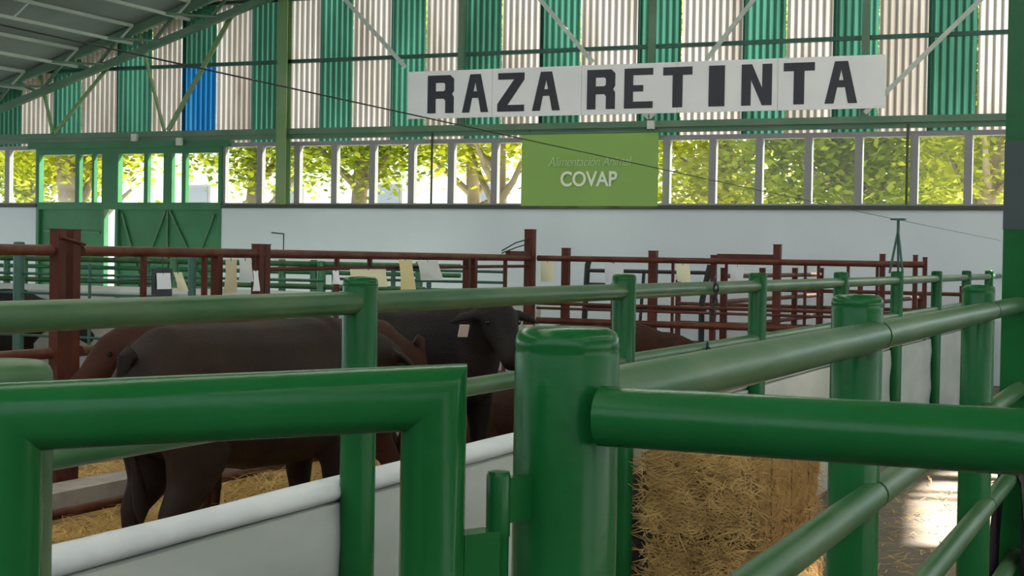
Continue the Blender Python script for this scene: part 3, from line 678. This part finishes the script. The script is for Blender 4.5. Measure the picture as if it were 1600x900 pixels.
so2 = bpy.data.objects.new('alley_straw', strands(1500, (-2.05, -.75, 5.0, 14.0), 9, .04, .16, .008)); col.objects.link(so2)
tag(so2, 'stray wisps of straw scattered on the concrete alley floor', 'straw', kind='stuff')
bed2 = tag(MB().box(-13.5, -6.36, 5.0, 13.0, 0.0, .012).build('straw_bed', M['earth'], origin=(-9, 8, 0)), 'straw covering the pen floor beyond the red fence', 'straw', kind='stuff')
so3 = bpy.data.objects.new('loose_straw', strands(9000, (-11.0, -6.4, 6.0, 12.0), 19)); col.objects.link(so3)
tag(so3, 'loose straw strewn over the pen beyond the red fence', 'straw', kind='stuff')

# ------------------------------------------------------------------ cattle
def ell(c, a, b, n=16, tilt=None):
    """ring in the plane spanned by axes a and b"""
    return [c + a * math.cos(2 * PI * i / n) + b * math.sin(2 * PI * i / n) for i in range(n)]
def loft(mb, pts, hw, hh, side=Vector((0, 1, 0))):
    P = [Vector(p) for p in pts]; rg = []
    for i, p in enumerate(P):
        d = (P[min(i + 1, len(P) - 1)] - P[max(i - 1, 0)]).normalized()
        s = (side - d * side.dot(d)).normalized(); u = d.cross(s).normalized()
        rg.append(ell(p, s * hw[i], u * hh[i]))
    mb.rings(rg)
def remesh(mb, vox, name, m, it=6):
    me = mb.mesh('tmp', m, smooth=False); ob = bpy.data.objects.new('tmp', me); col.objects.link(ob)
    md = ob.modifiers.new('r', 'REMESH'); md.mode = 'VOXEL'; md.voxel_size = vox; md.use_smooth_shade = True
    sm = ob.modifiers.new('s', 'SMOOTH'); sm.iterations = it; sm.factor = .5
    bpy.context.view_layer.update()
    out = bpy.data.meshes.new_from_object(ob.evaluated_get(bpy.context.evaluated_depsgraph_get()))
    bpy.data.objects.remove(ob); out.name = name; out.materials.clear(); out.materials.append(m)
    out.polygons.foreach_set('use_smooth', [True] * len(out.polygons)); return out
def cow(label, loc, heading, scale, coat, neck, head_dir, lying=False, eartag=False, ear_mat=None):
    """local x forward; neck = poll position, head_dir = direction of the face"""
    e = empty('cow', loc, label, 'cow', 'cattle in the pens'); e.rotation_euler = (0, 0, heading); e.scale = (scale,) * 3
    b = MB(); dz = -.52 if lying else 0.0
    bx = [-.80, -.76, -.66, -.50, -.30, -.05, .20, .42, .58, .70, .78]
    bz = [1.07, 1.02, .98, .95, .925, .90, .90, .915, .95, .98, 1.0]
    hw = [.04, .14, .235, .275, .285, .305, .295, .265, .23, .17, .08]
    hh = [.06, .19, .28, .315, .335, .355, .36, .36, .315, .24, .13]
    loft(b, [(x, 0, z + dz) for x, z in zip(bx, bz)], hw, hh)
    poll = Vector(neck) + Vector((0, 0, dz)); hd = Vector(head_dir).normalized()
    base = Vector((.48, 0, 1.0 + dz)); mid = base.lerp(poll, .5) + Vector((.03, 0, -.02))
    loft(b, [base, base.lerp(mid, .5), mid, mid.lerp(poll, .6), poll + hd * .04], [.19, .165, .135, .115, .10], [.30, .25, .20, .165, .13])
    side = hd.cross(Vector((0, 0, 1))).normalized(); u = side.cross(hd).normalized()
    if u.z < 0: u = -u
    hp = [poll + hd * t + u * q for t, q in ((-.07, .01), (-.02, .015), (.08, 0), (.18, -.015), (.30, -.03), (.40, -.035), (.46, -.04), (.485, -.04))]
    loft(b, hp, [.055, .098, .112, .098, .075, .073, .066, .03], [.05, .095, .125, .115, .088, .078, .066, .03], side)
    for s in (-1, 1):   # ears
        a = poll + side * s * .07 + hd * .02
        loft(b, [a, a + side * s * .08 + u * .0, a + side * s * .15 - u * .03 - hd * .01, a + side * s * .215 - u * .075 - hd * .01], [.03, .052, .05, .014], [.028, .024, .02, .012], hd)
    if not lying:
        for s in (-1, 1):
            k = .03 * s
            loft(b, [(.46, s * .13, .92), (.47, s * .155, .70), (.48 + k, s * .15, .56), (.485 + k, s * .145, .40), (.48 + k, s * .145, .33), (.475 + k, s * .145, .14), (.49 + k, s * .145, .085), (.50 + k, s * .145, .035), (.51 + k, s * .145, 0)],
                 [.10, .095, .075, .055, .05, .042, .05, .058, .06], [.16, .13, .09, .06, .055, .045, .052, .062, .068])
            loft(b, [(-.55, s * .12, .98), (-.53, s * .16, .80), (-.50 + k, s * .165, .64), (-.56 + k, s * .155, .50), (-.645 + k, s * .15, .40), (-.635 + k, s * .15, .28), (-.615 + k, s * .15, .14), (-.60 + k, s * .15, .085), (-.58 + k, s * .15, .035), (-.575 + k, s * .15, 0)],
                 [.12, .125, .105, .075, .052, .045, .043, .05, .058, .06], [.22, .215, .165, .10, .065, .055, .046, .054, .062, .068])
        if not lying: loft(b, [(-.42, 0, .62), (-.36, 0, .55), (-.28, 0, .57)], [.10, .13, .08], [.07, .09, .06])
    else:
        for s in (-1, 1):
            loft(b, [(-.5, s * .20, .36), (-.30, s * .33, .22), (-.12, s * .36, .10), (-.35, s * .38, .06), (-.5, s * .36, .05)], [.16, .14, .08, .06, .05], [.2, .18, .09, .055, .045])
            loft(b, [(.46, s * .15, .34), (.62, s * .2, .20), (.72, s * .2, .08), (.55, s * .22, .05), (.4, s * .22, .05)], [.11, .09, .07, .05, .05], [.14, .1, .07, .05, .045])
    me = remesh(b, .021, 'cow_body', M[coat])
    o = bpy.data.objects.new('body', me); col.objects.link(o); o.parent = e; WLOC[o.name] = Vector(loc)
    def part(name, mb, m):
        q = bpy.data.objects.new(name, mb.mesh(name, m)); col.objects.link(q); q.parent = e; WLOC[q.name] = Vector(loc); return q
    tb = Vector((-.77, 0, 1.13 + dz))
    tp = [tb, tb + Vector((-.035, 0, -.02)), tb + Vector((-.045, .005, -.10)), tb + Vector((-.02, .01, -.30)), tb + Vector((.04, .01, -.50)), tb + Vector((.06, .01, -.58)), tb + Vector((.08, .01, -.70)), tb + Vector((.08, .01, -.76))]
    if lying: tp = [tb, tb + Vector((-.08, 0, -.02)), tb + Vector((-.12, .05, -.2)), tb + Vector((-.13, .1, -.38)), tb + Vector((-.13, .15, -.5)), tb + Vector((-.13, .22, -.56)), tb + Vector((-.12, .3, -.57)), tb + Vector((-.1, .36, -.575))]
    part('tail', MB().tube(tp, .03, 10, radii=[.04, .034, .026, .02, .018, .03, .034, .008]), M[coat])
    for s in (-1, 1):
        c = poll + hd * .15 + side * s * .096 + u * .035
        part('eye', MB().lathe([(.001, -.017), (.012, -.012), (.017, 0), (.012, .012), (.001, .017)], c, 12), M['eye'])
    if not lying:
        for s in (-1, 1):
            k = .03 * s
            part('hoof', MB().lathe([(.056, 0), (.066, .006), (.058, .055), (.05, .06)], (.51 + k, s * .145, 0), 14), M['hoof'])
            part('hoof', MB().lathe([(.056, 0), (.066, .006), (.058, .055), (.05, .06)], (-.575 + k, s * .15, 0), 14), M['hoof'])
    if eartag:
        for s in (-1, 1):
            a = poll + side * s * .20 - u * .05
            mbt = MB().bar(a + hd * .055 - u * .0, a + hd * .055 - u * .085, .06, .008); part('ear_tag', mbt, M['tag'])
    return e
cow('dark brown cow seen from behind nearest the white wall, rump to the left', (-4.05, 6.20, .012), R(80), .99, 'cow_dark', (.95, 0, 1.06), (.8, 0, -.6))
cow('black cow with cream ear tags holding its head up beside the corner post', (-4.64, 9.05, .012), R(-30), 1.02, 'cow_black', (.88, 0, 1.20), (.75, -.25, -.5), eartag=True)
cow('red brown cow facing left behind the dark brown cow', (-4.76, 7.68, .012), R(215), .95, 'cow_red', (.98, 0, 1.1), (.7, .35, -.6))
cow('red brown cow lying in the straw behind the standing cattle', (-4.3, 10.35, .012), R(-25), .97, 'cow_red', (1.0, 0, 1.1), (.9, .2, -.4), lying=True)
cow('small red brown calf standing near the red cross fence', (-4.90, 13.3, .012), R(10), .76, 'cow_red', (.95, 0, 1.05), (.9, -.2, -.5), eartag=True)
cow('black cow standing in the far left pen behind the dark green fence', (-11.2, 12.1, .012), R(10), .92, 'cow_black', (1.0, 0, 1.0), (.9, 0, -.5))

# dark cloth on the fence beside the column
vs_ = []; fs_ = []; nu, nv = 10, 18
for s in (0, 1):
    for i in range(nu):
        for j in range(nv):
            u, v = i / (nu - 1), j / (nv - 1); y = 6.74 + .3 * u; a = (v - .5) * 2
            L = .5 * abs(a); fold = .02 * math.sin(u * 14 + a * 2) * abs(a)
            if abs(a) < .16: x = RRX + math.sin(a / .16 * PI / 2) * (.042 + .004 * s); z = .68 + math.cos(a / .16 * PI / 2) * (.042 + .004 * s)
            else: x = RRX + math.copysign(.042 + .004 * s + .03 * abs(a), a) + fold; z = .68 - (abs(a) - .16) * .62
            vs_.append((x, y, z))
o2 = nu * nv
for i in range(nu - 1):
    for j in range(nv - 1):
        q = (i * nv + j, (i + 1) * nv + j, (i + 1) * nv + j + 1, i * nv + j + 1); fs_.append(q); fs_.append(tuple(o2 + t for t in reversed(q)))
tag(MB().add(vs_, fs_).build('draped_cloth', M['plum'], origin=(RRX, 6.6, .68)), 'dark plum cloth draped over the low rail at the right edge', 'cloth')

# ------------------------------------------------------------------ trees and a building outside the windows
def tree(label, X, Y, lean, trunk_r, crown_z, crown_r, crown_h, nl, seed, lm, branches):
    rnd = random.Random(seed)
    e = empty('plane_tree', (X, Y, -.05), label, 'tree', 'trees outside the windows')
    top = Vector((X + lean, Y, crown_z + crown_h * .6))
    tp = [Vector((X, Y, -.05)), Vector((X + lean * .25, Y, 1.5)), Vector((X + lean * .6, Y, 3.2)), Vector((X + lean * .8, Y, 4.4)), top]
    MB().tube(tp, trunk_r, 12, radii=[trunk_r * 1.25, trunk_r, trunk_r * .85, trunk_r * .6, trunk_r * .2]).build('trunk', M['bark'], e)
    ends = []
    for i in range(branches):
        z0 = rnd.uniform(2.0, 3.6); t = (z0 - 1.5) / 1.7
        s = tp[1].lerp(tp[2], min(1, max(0, t))); a = rnd.uniform(0, 2 * PI)
        en = s + Vector((math.cos(a) * rnd.uniform(.8, 1.9), math.sin(a) * rnd.uniform(.5, 1.4), rnd.uniform(.7, 1.9))); md_ = s.lerp(en, .5) + Vector((0, 0, -.15))
        MB().tube([s, md_, en], .07, 8, radii=[trunk_r * .5, trunk_r * .35, trunk_r * .12]).build('branch', M['bark'], e); ends.append(en)
    vs_ = []; fs_ = []
    ncl = max(10, nl // 18)
    for c in range(ncl):
        while True:
            p = Vector((rnd.uniform(-1, 1), rnd.uniform(-1, 1), rnd.uniform(-1, 1)))
            if p.length < 1: break
        cc = Vector((X + lean * .8 + p.x * crown_r, Y + p.y * crown_r * .8, crown_z + crown_h * .5 + p.z * crown_h * .5)); cr = rnd.uniform(.22, .5)
        for i in range(60):
            q = cc + Vector((rnd.gauss(0, cr), rnd.gauss(0, cr), rnd.gauss(0, cr * .7)))
            L = rnd.uniform(.07, .15); a, b2 = rnd.uniform(0, 2 * PI), rnd.uniform(-.9, .5)
            d = Vector((math.cos(a) * math.cos(b2), math.sin(a) * math.cos(b2), math.sin(b2))); s = d.cross(Vector((rnd.uniform(-.6, .6), rnd.uniform(-.6, .6), 1))).normalized() * L * .5
            k = len(vs_); vs_ += [q - d * L * .6, q + s, q + d * L * .8, q - s]; fs_ += [(k, k + 1, k + 2, k + 3)]
    mb = MB(); mb.v = vs_; mb.f = fs_; f_ = mb.build('foliage', M[lm], e, smooth=False); f_['kind'] = 'stuff'
    return e
T = [('tree with drooping bright leaves seen through the far left windows', -25.4, 29, .5, .22, 2.6, 3.0, 4.5, 7200, 'leaf_dark', 4),
     ('thick leaning tree with sunlit bough behind the left sliding door', -21.2, 26, -.8, .26, 3.0, 2.6, 4.0, 4800, 'leaf', 5),
     ('leafy tree behind the right sliding door panes', -18.6, 28, .6, .2, 3.1, 2.6, 4.0, 5400, 'leaf_dark', 4),
     ('tree whose low boughs hang behind the olive gable post', -15.6, 27.5, .3, .18, 3.1, 2.2, 4.0, 4800, 'leaf_dark', 3),
     ('tree with light hanging sprays above the pale building', -13.6, 29.5, -.4, .16, 3.5, 2.2, 3.5, 4500, 'leaf', 3),
     ('tree with straight pale trunk just left of the green banner', -11.95, 26.5, .1, .16, 3.3, 2.2, 3.5, 4200, 'leaf', 4),
     ('leafy tree just right of the green banner', -8.4, 29, .3, .2, 1.9, 2.5, 5.0, 5000, 'leaf', 5),
     ('dense tree with forked trunk behind the middle right windows', -5.6, 27, .25, .2, 2.0, 2.0, 4.5, 4600, 'leaf_dark', 5),
     ('sunlit tree between the two right hand trunks', -4.2, 30, -.2, .16, 1.8, 2.4, 4.5, 4600, 'leaf', 4),
     ('tree with thick slanting pale trunk by the hall column', -3.25, 25.5, .75, .17, 2.2, 1.6, 4.5, 3000, 'leaf', 4)]
for i, t in enumerate(T): tree(t[0], t[1], t[2], t[3], t[4], t[5], t[6], t[7], t[8], 30 + i, t[9], t[10])
hs = empty('farm_building', (-24, 52, -.05), 'pale farm building in the bright yard beyond the trees', 'building')
MB().box(-38, -12, 50, 58, -.05, 5.0).build('wall', M['house'], hs, smooth=False)
MB().box(-38.3, -11.7, 49.7, 58.3, 5.0, 5.25).build('roof', M['house'], hs, smooth=False)
for i in range(6):
    x = -36 + i * 4.2
    f_ = MB().box(x, x + 1.3, 49.95, 50.02, 2.6, 4.2).build('window', M['frame'], hs, smooth=False)
    MB().box(x + .08, x + 1.22, 49.93, 49.95, 2.68, 4.12).build('pane', M['grey_glass'], f_, smooth=False)
